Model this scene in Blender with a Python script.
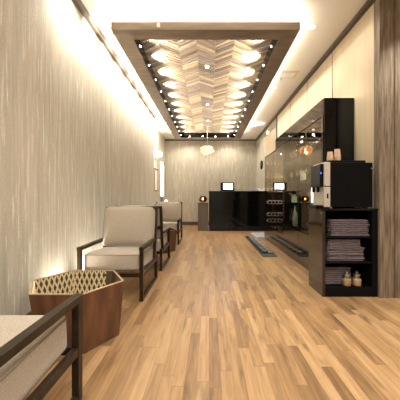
import bpy, bmesh, math, random
from mathutils import Vector, Matrix
random.seed(7)
PI = math.pi
for o in list(bpy.data.objects):
    bpy.data.objects.remove(o)
scene = bpy.context.scene
C = scene.collection

# ------------------------------------------------------------------ camera, world, exposure
cam_d = bpy.data.cameras.new('camera'); cam = bpy.data.objects.new('camera', cam_d); C.objects.link(cam)
cam.location = (0, 0, 1.0); cam.rotation_euler = (PI/2, 0, 0)
cam_d.sensor_width = 36; cam_d.lens = 283/400*36; cam_d.shift_x = -9/400; cam_d.shift_y = -3/400
cam_d.clip_start = 0.02
scene.camera = cam
w = bpy.data.worlds.new('world'); scene.world = w; w.use_nodes = True
w.node_tree.nodes['Background'].inputs[0].default_value = (1, .96, .90, 1)
w.node_tree.nodes['Background'].inputs[1].default_value = 0.35
vs = scene.view_settings
vs.view_transform = 'Standard'; vs.look = 'None'; vs.gamma = 1; vs.use_curve_mapping = False
vs.exposure = 0.62
WARM = (1, .94, .82); SOFT = (1, .965, .89); COOL = (.93, .96, 1)

def area(name, loc, rot, sx, sy, power, col=SOFT):
    d = bpy.data.lights.new(name, 'AREA'); d.shape = 'RECTANGLE'; d.size = sx; d.size_y = sy
    d.energy = power; d.color = col
    o = bpy.data.objects.new(name, d); C.objects.link(o); o.location = loc; o.rotation_euler = rot
    return o
def spot(name, loc, target, power, angle=90, blend=.6, col=WARM, radius=.03):
    d = bpy.data.lights.new(name, 'SPOT'); d.energy = power; d.spot_size = math.radians(angle)
    d.spot_blend = blend; d.color = col; d.shadow_soft_size = radius
    o = bpy.data.objects.new(name, d); C.objects.link(o); o.location = loc
    o.rotation_euler = (Vector(target)-Vector(loc)).to_track_quat('-Z', 'Y').to_euler()
    return o
# fill light added overhead and behind the camera, with ceiling panels as its fixtures
area('added_fill_light', (0.3, 0.2, 3.0), (0, 0, 0), 1.8, 1.0, 52)
area('added_fill_light', (0.3, -1.9, 3.0), (0, 0, 0), 1.8, 1.0, 50)
# LED strips lying on top of the suspended frame, shining up at the ceiling
area('strip_light_left', (-1.03, 6.08, 2.955), (PI, 0, 0), .05, 5.7, 55)
area('strip_light_right', (0.95, 6.08, 2.955), (PI, 0, 0), .05, 5.7, 26)
area('strip_light_front', (-0.04, 3.18, 2.955), (PI, 0, 0), 1.9, .05, 22)
area('strip_light_back', (-0.04, 8.98, 2.955), (PI, 0, 0), 1.9, .05, 10)

# ------------------------------------------------------------------ materials
def nt(name):
    m = bpy.data.materials.new(name); m.use_nodes = True
    t = m.node_tree; return m, t, t.nodes, t.links, t.nodes['Principled BSDF']
def setp(b, **k):
    al = dict(base='Base Color', rough='Roughness', metal='Metallic', spec='Specular IOR Level', coat='Coat Weight',
              coatr='Coat Roughness', trans='Transmission Weight', ior='IOR', emi='Emission Color', es='Emission Strength',
              sheen='Sheen Weight', alpha='Alpha')
    for n, v in k.items():
        if isinstance(v, tuple) and len(v) == 3: v = (*v, 1)
        b.inputs[al[n]].default_value = v
def noisy(name, c1, c2, scale=(10, 10, 10), nscale=1.0, bump=0.0, detail=4, lo=.35, hi=.65, dist=.002, **k):
    """two colours mixed by stretched noise in object space, optional bump"""
    m, t, N, L, b = nt(name); setp(b, **k)
    tc = N.new('ShaderNodeTexCoord'); mp = N.new('ShaderNodeMapping'); mp.inputs['Scale'].default_value = scale
    nz = N.new('ShaderNodeTexNoise'); nz.inputs['Scale'].default_value = nscale; nz.inputs['Detail'].default_value = detail
    cr = N.new('ShaderNodeValToRGB')
    cr.color_ramp.elements[0].position = lo; cr.color_ramp.elements[1].position = hi
    cr.color_ramp.elements[0].color = (*c1, 1); cr.color_ramp.elements[1].color = (*c2, 1)
    L.new(tc.outputs['Object'], mp.inputs[0]); L.new(mp.outputs[0], nz.inputs[0])
    L.new(nz.outputs[0], cr.inputs[0]); L.new(cr.outputs[0], b.inputs['Base Color'])
    if bump:
        bp = N.new('ShaderNodeBump'); bp.inputs['Strength'].default_value = bump; bp.inputs['Distance'].default_value = dist
        L.new(nz.outputs[0], bp.inputs['Height']); L.new(bp.outputs[0], b.inputs['Normal'])
    return m
def plain(name, c, **k):
    return noisy(name, tuple(x*.94 for x in c), tuple(min(1, x*1.06) for x in c), (30, 30, 30), **k)
def emis(name, c, s):
    m, t, N, L, b = nt(name); setp(b, base=c, emi=c, es=s); return m

def wallpaper():
    m, t, N, L, b = nt('wallpaper'); setp(b, rough=.62, spec=.3)
    tc = N.new('ShaderNodeTexCoord')
    def streak(sc, lo, hi, det=5):
        mp = N.new('ShaderNodeMapping'); mp.inputs['Scale'].default_value = sc
        nz = N.new('ShaderNodeTexNoise'); nz.inputs['Scale'].default_value = 1; nz.inputs['Detail'].default_value = det
        nz.inputs['Roughness'].default_value = .65
        mr = N.new('ShaderNodeMapRange'); mr.inputs['From Min'].default_value = lo; mr.inputs['From Max'].default_value = hi
        L.new(tc.outputs['Object'], mp.inputs[0]); L.new(mp.outputs[0], nz.inputs[0]); L.new(nz.outputs[0], mr.inputs[0])
        return mr.outputs[0], nz
    a, n1 = streak((30, 30, 1.6), .3, .7)
    s2, n2 = streak((48, 48, 2.6), .55, .74, 5)
    s3, n3 = streak((9, 9, .7), .3, .7, 3)
    def mixc(f, c1, c2):
        x = N.new('ShaderNodeMix'); x.data_type = 'RGBA'
        L.new(f, x.inputs[0])
        for i, c in ((6, c1), (7, c2)):
            if isinstance(c, tuple): x.inputs[i].default_value = (*c, 1)
            else: L.new(c, x.inputs[i])
        return x.outputs[2]
    c = mixc(a, (.345, .312, .245), (.55, .505, .41))
    c3 = mixc(s3, (.36, .328, .26), (.555, .51, .42))
    h = N.new('ShaderNodeMix'); h.data_type = 'RGBA'; h.inputs[0].default_value = .4
    L.new(c, h.inputs[6]); L.new(c3, h.inputs[7])
    c = mixc(s2, h.outputs[2], (.78, .75, .66))
    fine = N.new('ShaderNodeTexNoise'); fine.inputs['Scale'].default_value = 140; fine.inputs['Detail'].default_value = 3
    L.new(tc.outputs['Object'], fine.inputs[0])
    fm = N.new('ShaderNodeMix'); fm.data_type = 'RGBA'; fm.blend_type = 'OVERLAY'; fm.inputs[0].default_value = .45
    L.new(c, fm.inputs[6]); L.new(fine.outputs[0], fm.inputs[7]); c = fm.outputs[2]
    L.new(c, b.inputs['Base Color'])
    bp = N.new('ShaderNodeBump'); bp.inputs['Strength'].default_value = .35; bp.inputs['Distance'].default_value = .003
    L.new(n2.outputs[0], bp.inputs['Height']); L.new(bp.outputs[0], b.inputs['Normal'])
    return m

def floorwood():
    m, t, N, L, b = nt('oak_floor'); setp(b, rough=.30, spec=.45)
    tc = N.new('ShaderNodeTexCoord'); sep = N.new('ShaderNodeSeparateXYZ'); L.new(tc.outputs['Object'], sep.inputs[0])
    def math_(op, a, bb=None):
        n = N.new('ShaderNodeMath'); n.operation = op
        for i, v in ((0, a), (1, bb)):
            if v is None: continue
            if isinstance(v, (int, float)): n.inputs[i].default_value = v
            else: L.new(v, n.inputs[i])
        return n.outputs[0]
    W, LEN = .066, .85
    u = math_('DIVIDE', sep.outputs[0], W); row = math_('FLOOR', u); fu = math_('FRACT', u)
    wn = N.new('ShaderNodeTexWhiteNoise'); wn.noise_dimensions = '1D'; L.new(row, wn.inputs['W'])
    v = math_('ADD', math_('DIVIDE', sep.outputs[1], LEN), math_('MULTIPLY', wn.outputs[0], 7.3))
    idx = math_('FLOOR', v); fv = math_('FRACT', v)
    cb = N.new('ShaderNodeCombineXYZ'); L.new(row, cb.inputs[0]); L.new(idx, cb.inputs[1])
    w2 = N.new('ShaderNodeTexWhiteNoise'); w2.noise_dimensions = '2D'; L.new(cb.outputs[0], w2.inputs['Vector'])
    # grain, offset per block
    mp = N.new('ShaderNodeMapping'); mp.inputs['Scale'].default_value = (38, 3.0, 1)
    off = N.new('ShaderNodeVectorMath'); off.operation = 'MULTIPLY_ADD'
    L.new(w2.outputs['Color'], off.inputs[0]); off.inputs[1].default_value = (9, 9, 9); L.new(tc.outputs['Object'], off.inputs[2])
    L.new(off.outputs[0], mp.inputs[0])
    nz = N.new('ShaderNodeTexNoise'); nz.inputs['Scale'].default_value = 1; nz.inputs['Detail'].default_value = 6; nz.inputs['Distortion'].default_value = .6
    L.new(mp.outputs[0], nz.inputs[0])
    mp2 = N.new('ShaderNodeMapping'); mp2.inputs['Scale'].default_value = (16, 2.2, 1); L.new(off.outputs[0], mp2.inputs[0])
    n2 = N.new('ShaderNodeTexNoise'); n2.inputs['Scale'].default_value = 1; n2.inputs['Detail'].default_value = 3; L.new(mp2.outputs[0], n2.inputs[0])
    k = N.new('ShaderNodeMapRange'); k.inputs['From Min'].default_value = .57; k.inputs['From Max'].default_value = .70; L.new(n2.outputs[0], k.inputs[0])
    f = math_('ADD', math_('SUBTRACT', math_('MULTIPLY', w2.outputs[0], .44), .12), math_('MULTIPLY', nz.outputs[0], .80))
    cr = N.new('ShaderNodeValToRGB'); e = cr.color_ramp.elements
    e[0].position = .12; e[0].color = (.14, .072, .030, 1); e[1].position = .9; e[1].color = (.46, .300, .155, 1)
    x = e.new(.5); x.color = (.305, .180, .083, 1)
    L.new(f, cr.inputs[0])
    mk = N.new('ShaderNodeMix'); mk.data_type = 'RGBA'; mk.inputs[7].default_value = (.10, .06, .028, 1)
    L.new(math_('MULTIPLY', k.outputs[0], .7), mk.inputs[0]); L.new(cr.outputs[0], mk.inputs[6])
    e1 = math_('LESS_THAN', math_('ABSOLUTE', math_('SUBTRACT', fu, .5)), .48)
    e2 = math_('LESS_THAN', math_('ABSOLUTE', math_('SUBTRACT', fv, .5)), .4965)
    ed = math_('MULTIPLY', e1, e2)
    m2 = N.new('ShaderNodeMix'); m2.data_type = 'RGBA'; m2.inputs[6].default_value = (.17, .09, .04, 1)
    L.new(math_('ADD', math_('MULTIPLY', ed, .55), .45), m2.inputs[0]); L.new(mk.outputs[2], m2.inputs[7])
    L.new(m2.outputs[2], b.inputs['Base Color'])
    r = N.new('ShaderNodeMapRange'); r.inputs['To Min'].default_value = .24; r.inputs['To Max'].default_value = .42
    L.new(nz.outputs[0], r.inputs[0]); L.new(r.outputs[0], b.inputs['Roughness'])
    return m

def slatwood():
    m, t, N, L, b = nt('chevron_wood'); setp(b, rough=.38, spec=.5)
    g = N.new('ShaderNodeNewGeometry'); cr = N.new('ShaderNodeValToRGB'); e = cr.color_ramp.elements
    e[0].position = 0; e[0].color = (.12, .085, .055, 1); e[1].position = 1; e[1].color = (.52, .39, .24, 1)
    for p, c in ((.3, (.29, .21, .125)), (.5, (.20, .145, .13)), (.75, (.37, .28, .16))):
        x = e.new(p); x.color = (*c, 1)
    cr.color_ramp.interpolation = 'LINEAR'
    L.new(g.outputs['Random Per Island'], cr.inputs[0])
    tc = N.new('ShaderNodeTexCoord'); nz = N.new('ShaderNodeTexNoise'); nz.inputs['Scale'].default_value = 25
    L.new(tc.outputs['Object'], nz.inputs[0])
    mx = N.new('ShaderNodeMix'); mx.data_type = 'RGBA'; mx.blend_type = 'OVERLAY'; mx.inputs[0].default_value = .35
    L.new(cr.outputs[0], mx.inputs[6]); L.new(nz.outputs['Color'], mx.inputs[7])
    bw = N.new('ShaderNodeRGBToBW'); L.new(nz.outputs['Color'], bw.inputs[0]); L.new(bw.outputs[0], mx.inputs[7])
    L.new(mx.outputs[2], b.inputs['Base Color'])
    return m

M = {}
M['wallpaper'] = wallpaper()
M['floor'] = floorwood()
M['slat'] = slatwood()
M['ceiling'] = noisy('ceiling_plaster', (.80, .76, .68), (.84, .80, .73), (60, 60, 60), bump=.05, rough=.8)
M['trim'] = noisy('dark_bronze_trim', (.075, .052, .035), (.11, .08, .055), (4, 20, 20), rough=.45)
M['frame_wood'] = noisy('taupe_frame_veneer', (.19, .145, .10), (.25, .195, .14), (3, 12, 30), rough=.42, spec=.4)
M['panel'] = noisy('pale_wall_panel', (.56, .46, .31), (.62, .52, .37), (14, 14, 1.0), rough=.5, spec=.3)
M['panel_dark'] = noisy('tan_wall_panel', (.36, .29, .20), (.41, .33, .23), (14, 14, 1.0), rough=.5, spec=.3)
M['rustic'] = noisy('weathered_wood_panel', (.10, .074, .05), (.255, .195, .14), (55, 55, 3.5), detail=10, lo=.34, hi=.66, bump=.4, rough=.55, spec=.3)
M['black_gloss'] = plain('black_lacquer', (.003, .003, .003), rough=.06, spec=.28)
M['brown_gloss'] = noisy('dark_brown_lacquer', (.013, .009, .006), (.024, .016, .010), (3, 3, 25), rough=.09, spec=.5, coat=.15, coatr=.05)
M['black_mat'] = plain('black_melamine', (.004, .0035, .004), rough=.5, spec=.1)
M['black_plastic'] = plain('black_plastic', (.0035, .0035, .004), rough=.35, spec=.1)
M['bronze'] = noisy('dark_bronze_metal', (.014, .008, .004), (.024, .014, .007), (20, 20, 20), rough=.36, spec=.32)
M['fabric'] = noisy('oatmeal_fabric', (.32, .27, .212), (.43, .37, .295), (160, 160, 160), nscale=1.2, bump=.25, rough=.9, spec=.15, sheen=.25)
M['piping'] = plain('taupe_piping', (.24, .20, .155), rough=.85)
M['walnut'] = noisy('walnut_veneer', (.085, .036, .018), (.17, .078, .040), (14, 14, 2.2), detail=6, bump=.05, rough=.38, spec=.4)
M['edge_gold'] = plain('pale_wood_edge', (.42, .30, .17), rough=.4)
M['lattice'] = plain('champagne_lattice', (.74, .60, .36), rough=.35, metal=.3)
M['dark_in'] = plain('dark_bronze_lining', (.085, .062, .040), rough=.2, spec=.5)
M['steel'] = plain('brushed_steel', (.60, .57, .52), rough=.28, metal=1.0)
M['silver'] = plain('silver_plastic', (.52, .46, .40), rough=.35, metal=.3)
M['brass'] = plain('warm_brass', (.70, .48, .20), rough=.25, metal=1.0)
M['towel'] = noisy('mauve_grey_towel', (.105, .083, .092), (.19, .155, .17), (120, 120, 120), bump=.6, rough=.95, spec=.05, dist=.004)
M['paper_cup'] = plain('kraft_paper_cup', (.52, .36, .22), rough=.7)
M['cup_rim'] = plain('cream_cup_rim', (.68, .52, .36), rough=.6)
M['white'] = plain('white_ceramic', (.8, .79, .76), rough=.3)
M['white_mat'] = plain('white_plastic', (.78, .76, .72), rough=.6)
M['blue_paper'] = plain('blue_folder', (.22, .32, .58), rough=.7)
M['podium'] = noisy('taupe_laminate', (.085, .066, .052), (.11, .088, .07), (9, 9, 1.5), rough=.45)
M['sugar'] = plain('brown_sugar', (.50, .27, .12), rough=.8)
M['wine_glass'] = plain('dark_bottle_glass', (.010, .012, .008), rough=.06, spec=.8)
M['mat'] = plain('charcoal_mat', (.045, .038, .035), rough=.9)
M['pale_patch'] = plain('pale_grey_patch', (.35, .37, .46), rough=.8)
M['slipper'] = plain('black_slipper', (.018, .017, .018), rough=.5)
M['slipper_in'] = plain('pale_insole', (.45, .42, .40), rough=.8)
M['door'] = plain('pale_grey_door', (.55, .56, .50), rough=.4)
M['led'] = emis('led_white', COOL, 45)
M['led_warm'] = emis('led_warm', (1, .87, .68), 18)
M['bulb'] = emis('warm_bulb', (1, .72, .42), 25)
M['flame'] = emis('candle_flame', (1, .6, .25), 40)
M['screen'] = emis('lit_screen', (.72, .85, 1), 4.5)
M['mirror_glow'] = emis('mirror_glow_face', (1, .95, .86), 1.6)  # bright reflection of the recess mirror, put in as emission
M['blue_led'] = emis('blue_indicator', (.05, .12, 1), 3)
M['frost'] = emis('frosted_lamp_glass', (.86, 1, .93), 1.7)
M['art'] = noisy('pale_print', (.75, .73, .70), (.86, .84, .80), (5, 5, 5), rough=.5)
M['cassette'] = plain('cream_grille', (.66, .60, .50), rough=.6)
def glass(name, tint=(1, 1, 1), ior=1.5, rough=0.0):
    m, t, N, L, b = nt(name); N.remove(b); out = N['Material Output']
    tr = N.new('ShaderNodeBsdfTransparent'); tr.inputs[0].default_value = (*tint, 1)
    gl = N.new('ShaderNodeBsdfGlossy'); gl.inputs['Roughness'].default_value = rough; gl.inputs[0].default_value = (.9, .82, .72, 1) if name == 'smoked_glass' else (1, 1, 1, 1)
    lw = N.new('ShaderNodeLayerWeight'); lw.inputs[0].default_value = .5
    pw = N.new('ShaderNodeMath'); pw.operation = 'POWER'; pw.inputs[1].default_value = 5; L.new(lw.outputs['Facing'], pw.inputs[0])
    f0 = ((ior-1)/(ior+1))**2
    fr = N.new('ShaderNodeMath'); fr.operation = 'MULTIPLY_ADD'; fr.inputs[1].default_value = 1-f0; fr.inputs[2].default_value = f0; L.new(pw.outputs[0], fr.inputs[0])
    mx = N.new('ShaderNodeMixShader'); L.new(fr.outputs[0], mx.inputs[0]); L.new(tr.outputs[0], mx.inputs[1]); L.new(gl.outputs[0], mx.inputs[2])
    L.new(mx.outputs[0], out.inputs[0]); return m
M['glass'] = glass('smoked_glass', (.88, .86, .82), 1.65)
M['shelf_glass'] = glass('green_edge_glass', (.72, .90, .80), 1.6)
M['clear'] = glass('clear_glass', (.93, .95, .94), 2.1)
M['sparkle'] = glass('cut_crystal_glass', (.9, .92, .9), 3.2)
M['smoke'] = glass('amber_smoked_glass', (.62, .48, .36), 1.6)
def petal_mat():
    m, t, N, L, b = nt('pendant_petal'); N.remove(b)
    d = N.new('ShaderNodeBsdfDiffuse'); d.inputs[0].default_value = (.85, .70, .52, 1)
    tr = N.new('ShaderNodeBsdfTranslucent'); tr.inputs[0].default_value = (.9, .62, .36, 1)
    mx = N.new('ShaderNodeMixShader'); mx.inputs[0].default_value = .5
    L.new(d.outputs[0], mx.inputs[1]); L.new(tr.outputs[0], mx.inputs[2]); L.new(mx.outputs[0], N['Material Output'].inputs[0])
    return m
M['petal'] = petal_mat()

# ------------------------------------------------------------------ mesh helpers
def new_obj(name, bm, mat, parent=None, smooth=False, bevel=0.0, seg=2):
    me = bpy.data.meshes.new(name)
    bmesh.ops.recalc_face_normals(bm, faces=bm.faces)
    bm.to_mesh(me); bm.free()
    me.materials.append(M[mat] if isinstance(mat, str) else mat)
    o = bpy.data.objects.new(name, me); C.objects.link(o)
    if smooth:
        for p in me.polygons: p.use_smooth = True
    if bevel:
        md = o.modifiers.new('bevel', 'BEVEL'); md.width = bevel; md.segments = seg; md.limit_method = 'ANGLE'; md.angle_limit = math.radians(40)
    if parent: o.parent = parent
    return o
def empty(name, loc, rz=0):
    o = bpy.data.objects.new(name, None); C.objects.link(o); o.empty_display_size = .1
    o.location = loc; o.rotation_euler = (0, 0, rz); return o
def tag(o, label, cat, group=None, kind=None):
    if label: o['label'] = label
    if cat: o['category'] = cat
    if group: o['group'] = group
    if kind: o['kind'] = kind
    return o
def struct(o, label=None):
    o['kind'] = 'structure'
    if label: o['label'] = label
    return o
def box(bm, x0, x1, y0, y1, z0, z1):
    v = [bm.verts.new(p) for p in ((x0, y0, z0), (x1, y0, z0), (x1, y1, z0), (x0, y1, z0), (x0, y0, z1), (x1, y0, z1), (x1, y1, z1), (x0, y1, z1))]
    for f in ((0, 3, 2, 1), (4, 5, 6, 7), (0, 1, 5, 4), (1, 2, 6, 5), (2, 3, 7, 6), (3, 0, 4, 7)): bm.faces.new([v[i] for i in f])
def B(*boxes):
    bm = bmesh.new()
    for b in boxes: box(bm, *b)
    return bm
def bar(bm, p0, p1, w, h, up=(0, 0, 1)):
    """rectangular bar from p0 to p1, w across, h along up"""
    p0 = Vector(p0); p1 = Vector(p1); d = (p1-p0).normalized(); u = Vector(up); s = d.cross(u).normalized(); u = s.cross(d).normalized()
    vs_ = []
    for p in (p0, p1):
        for a, b_ in ((-1, -1), (1, -1), (1, 1), (-1, 1)): vs_.append(bm.verts.new(p + s*a*w/2 + u*b_*h/2))
    for f in ((0, 1, 2, 3), (7, 6, 5, 4), (0, 4, 5, 1), (1, 5, 6, 2), (2, 6, 7, 3), (3, 7, 4, 0)): bm.faces.new([vs_[i] for i in f])
def BAR(*bars):
    bm = bmesh.new()
    for b in bars: bar(bm, *b)
    return bm
def tube(bm, pts, r, n=8, closed=False):
    pts = [Vector(p) for p in pts]; rings = []
    N_ = len(pts)
    for i, p in enumerate(pts):
        if closed: d = (pts[(i+1) % N_]-pts[i-1])
        else: d = pts[min(i+1, N_-1)]-pts[max(i-1, 0)]
        d.normalize(); a = Vector((0, 0, 1)) if abs(d.z) < .9 else Vector((1, 0, 0))
        s = d.cross(a).normalized(); u = s.cross(d)
        rings.append([bm.verts.new(p + (s*math.cos(2*PI*k/n)+u*math.sin(2*PI*k/n))*r) for k in range(n)])
    for i in range(N_ if closed else N_-1):
        a, b_ = rings[i], rings[(i+1) % N_]
        for k in range(n): bm.faces.new((a[k], a[(k+1) % n], b_[(k+1) % n], b_[k]))
    if not closed: bm.faces.new(rings[0]); bm.faces.new(rings[-1])
def lathe(bm, prof, n=20, loc=(0, 0, 0), axis='z', caps=True):
    """prof: (r, z) list; closed at r=0 ends automatically when r>0 with caps"""
    rings = []
    for r, z in prof:
        ring = []
        for k in range(n):
            a = 2*PI*k/n; p = (r*math.cos(a), r*math.sin(a), z)
            if axis == 'x': p = (p[2], p[0], p[1])
            if axis == 'y': p = (p[1], p[2], p[0])
            ring.append(bm.verts.new(Vector(loc)+Vector(p)))
        rings.append(ring)
    for a, b_ in zip(rings, rings[1:]):
        for k in range(n): bm.faces.new((a[k], a[(k+1) % n], b_[(k+1) % n], b_[k]))
    if caps: bm.faces.new(rings[0]); bm.faces.new(rings[-1])
    else:
        for k in range(n): bm.faces.new((rings[-1][k], rings[-1][(k+1) % n], rings[0][(k+1) % n], rings[0][k]))
def LA(prof, n=20, loc=(0, 0, 0), axis='z', caps=True):
    bm = bmesh.new(); lathe(bm, prof, n, loc, axis, caps); return bm
def rbox(sx, sy, sz, r, n=10, puff=(0, 0, 0), loc=(0, 0, 0), mat=None):
    """soft cushion: rounded box of full size sx,sy,sz, bulged"""
    bm = bmesh.new(); bmesh.ops.create_cube(bm, size=2)
    bmesh.ops.subdivide_edges(bm, edges=bm.edges, cuts=n, use_grid_fill=True)
    h = Vector((sx/2, sy/2, sz/2))
    for v in bm.verts:
        p = v.co.copy()
        p = Vector([math.sin(c*PI/2)*.35+c*.65 for c in p])
        q = Vector([p[i]*h[i] for i in range(3)])
        c = Vector([max(-h[i]+r, min(h[i]-r, q[i])) for i in range(3)])
        d = q-c
        if d.length > 1e-6:
            # only corner/edge regions differ from c in more than one axis
            mx = max(abs(d[0]), abs(d[1]), abs(d[2])); d = d.normalized()*min(r, mx if mx > 0 else r); q = c+d
        for i in range(3):
            j, k = (i+1) % 3, (i+2) % 3
            q[i] += puff[i]*(p[i])*(1-p[j]**2)*(1-p[k]**2)
        v.co = q
    if mat: bmesh.ops.transform(bm, matrix=mat, verts=bm.verts)
    bmesh.ops.translate(bm, vec=Vector(loc), verts=bm.verts)
    return bm
def rrect(sx, sy, r, z=0, n=5):
    pts = []
    for cx, cy, a0 in ((1, 1, 0), (-1, 1, 90), (-1, -1, 180), (1, -1, 270)):
        for k in range(n+1):
            a = math.radians(a0+90*k/n); pts.append(Vector((cx*(sx/2-r)+r*math.cos(a), cy*(sy/2-r)+r*math.sin(a), z)))
    return pts
def copy_tree(o, parent=None):
    c = o.copy(); C.objects.link(c)
    if parent: c.parent = parent
    for ch in list(o.children): copy_tree(ch, c)
    return c
ORD = ['first', 'second', 'third', 'fourth', 'fifth', 'sixth', 'seventh', 'eighth', 'ninth', 'tenth', 'eleventh', 'twelfth', 'thirteenth', 'fourteenth']

# ------------------------------------------------------------------ the room
H = 3.05; XL = -1.38; XR = 1.70
struct(new_obj('floor', B((-1.75, 3.4, -3.2, 10.3, -.1, 0)), 'floor'))
struct(new_obj('ceiling', B((-1.75, 3.4, -3.2, 10.3, H, H+.1)), 'ceiling'))
struct(new_obj('wall_left', B((-1.75, XL, -3.2, 7.1, 0, H)), 'wallpaper'))
struct(new_obj('wall_left_recess', B((-1.75, -1.57, 7.1, 10.3, 0, H)), 'wallpaper'))
struct(new_obj('wall_back', B((-1.57, XR, 10.1, 10.3, 0, H)), 'wallpaper'))
wr = struct(new_obj('wall_right', B((XR, XR+.12, 2.92, 7.07, 0, H)), 'panel'))
struct(new_obj('wall_right_far', B((XR, XR+.12, 7.07, 8.5, 0, H)), 'panel_dark'))
struct(new_obj('wall_right_end', B((XR, XR+.12, 8.5, 10.1, 0, H)), 'wallpaper'))
struct(new_obj('wall_side_front', B((XR, 3.2, 2.80, 2.92, 0, H)), 'rustic'))
struct(new_obj('wall_side_right', B((3.2, 3.4, -3.0, 2.92, 0, H)), 'panel'))
struct(new_obj('wall_rear', B((-1.38, 3.2, -3.2, -3.0, 0, H)), 'panel_dark'))
d1 = struct(new_obj('door_1', B((.1, 1.0, -3.0, -2.96, 0, 2.1)), 'door', bevel=.004))
new_obj('door_handle', B((.9, .92, -2.96, -2.90, 1.0, 1.15)), 'steel', d1)
# grooves of the wall panelling
for i, (y) in enumerate((3.9, 4.9, 5.9)):
    struct(new_obj('trim_%d' % (10+i), B((XR-.003, XR, y-.006, y+.006, 0, H)), 'trim'))
struct(new_obj('trim_13', B((XR-.02, XR, 7.05, 7.09, 0, H)), 'trim'))
struct(new_obj('trim_14', B((XR-.012, XR, 7.09, 8.5, 2.80, 2.815)), 'trim'))
struct(new_obj('trim_15', B((XR+.13, XR+.142, 2.794, 2.80, 0, H)), 'trim'))
struct(new_obj('trim_16', B((XR-.012, XR, 2.80, 2.86, 0, H)), 'rustic'))
struct(new_obj('trim_20', B((2.25, 2.262, 2.794, 2.80, 0, H)), 'trim'))
# dark cornice strips
struct(new_obj('trim_1', B((XL, XL+.045, -3.0, 7.1, H-.07, H)), 'trim'))
struct(new_obj('trim_2', B((XR-.05, XR, 2.80, 10.1, H-.05, H)), 'trim'))
struct(new_obj('trim_3', B((-1.57, XR-.05, 10.06, 10.1, H-.045, H)), 'trim'))
# baseboards
struct(new_obj('baseboard_left', B((XL, XL+.015, -3.0, 7.1, 0, .12)), 'trim', bevel=.003))
struct(new_obj('baseboard_back', B((-1.57, XR, 10.085, 10.1, 0, .12)), 'trim', bevel=.003))
struct(new_obj('baseboard_recess', B((-1.57, -1.555, 7.1, 10.085, 0, .12)), 'trim', bevel=.003))

# added unseen fixtures for the fill light (their light is set at the top)
for k, (y, lab) in enumerate(((.2, 'added unseen white fill light panel above the nearest armchair aisle'), (-1.9, 'added unseen white fill light panel near the rear door'))):
    p = empty('added_fill_panel', (.3, y, H)); tag(p, lab, 'ceiling light', 'added ceiling fill light panels')
    new_obj('diffuser', B((-.9, .9, -.5, .5, -.02, 0)), emis('fill_panel_diffuser_%d' % k, SOFT, 2.0), p)
    new_obj('frame', B((-.93, -.9, -.53, .53, -.03, 0), (.9, .93, -.53, .53, -.03, 0), (-.9, .9, -.53, -.5, -.03, 0), (-.9, .9, .5, .53, -.03, 0)), 'white_mat', p)

# ------------------------------------------------------------------ suspended ceiling frame
FX0, FX1, FY0, FY1, FZ0, FZ1, BW = -1.086, 1.008, 3.13, 9.03, 2.85, 2.94, .20
fr = empty('suspended_ceiling_frame', (0, FY0, FZ0))
tag(fr, 'long taupe wooden frame hung under the ceiling around a chevron wood panel', 'ceiling frame')
def fo(name, bm, mat, parent=fr, **k):
    bmesh.ops.translate(bm, vec=-Vector((0, FY0, FZ0)), verts=bm.verts)
    return new_obj(name, bm, mat, parent, **k)
fo('border', B((FX0, FX0+BW, FY0+BW, FY1-BW, FZ0, FZ1)), 'frame_wood')
fo('border', B((FX1-BW, FX1, FY0+BW, FY1-BW, FZ0, FZ1)), 'frame_wood')
fo('border', B((FX0, FX1, FY0, FY0+BW, FZ0, FZ1)), 'frame_wood')
fo('border', B((FX0, FX1, FY1-BW, FY1, FZ0, FZ1)), 'frame_wood')
IX0, IX1, IY0, IY1 = FX0+BW, FX1-BW, FY0+BW, FY1-BW
for bxs in (((IX0-.02, IX0, IY0, IY1, FZ1, 3.035)), ((IX1, IX1+.02, IY0, IY1, FZ1, 3.035)), ((IX0, IX1, IY0-.02, IY0, FZ1, 3.035)), ((IX0, IX1, IY1, IY1+.02, FZ1, 3.035))):
    fo('rail', B(bxs), 'black_gloss')
fo('rail_face', B((IX0, IX0+.006, IY0, IY1, FZ0+.004, 3.0)), 'black_gloss')
fo('rail_face', B((IX1-.006, IX1, IY0, IY1, FZ0+.004, 3.0)), 'black_gloss')
fo('rail_face', B((IX0+.006, IX1-.006, IY1-.006, IY1, FZ0+.004, 3.0)), 'black_gloss')
# hangers to the ceiling
for x in (FX0+.1, FX1-.1):
    for y in (4.0, 6.0, 8.0):
        fo('hanger', B((x-.015, x+.015, y-.015, y+.015, FZ1, H)), 'black_mat')
# chevron slats
bm = bmesh.new(); cw = (IX1-IX0+.04)/7; x0 = IX0-.02; p = .075; tn = math.tan(math.radians(38))
for c in range(7):
    xa, xb = x0+c*cw+.001, x0+(c+1)*cw-.001; s = 1 if c % 2 else -1; sh = cw*tn
    for k in range(-4, int((IY1-IY0)/p)+5):
        ya = IY0 + k*p + (0 if s > 0 else sh); yb = ya + s*sh
        if min(ya, yb) < IY0-.02 or max(ya, yb)+p > IY1+.02:
            if max(ya, yb) < IY0 or min(ya, yb) > IY1: continue
        zlo = 3.004+random.uniform(-.002, .002); zhi = zlo+random.uniform(.003, .009)
        pts = [(xa, ya, zlo), (xb, yb, zlo), (xb, yb+p-.003, zhi), (xa, ya+p-.003, zhi)]
        pts = [(x, min(max(y, IY0-.015), IY1+.015), z) for x, y, z in pts]
        if abs(pts[0][1]-pts[3][1]) < .004 and abs(pts[1][1]-pts[2][1]) < .004: continue
        lo = [bm.verts.new(q) for q in pts]; hi = [bm.verts.new((x, y, 3.034)) for x, y, z in pts]
        try:
            bm.faces.new(lo); bm.faces.new(hi[::-1])
            for i in range(4): bm.faces.new((lo[i], lo[(i+1) % 4], hi[(i+1) % 4], hi[i]))
        except ValueError: pass
fo('chevron_panel', bm, 'slat')
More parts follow.
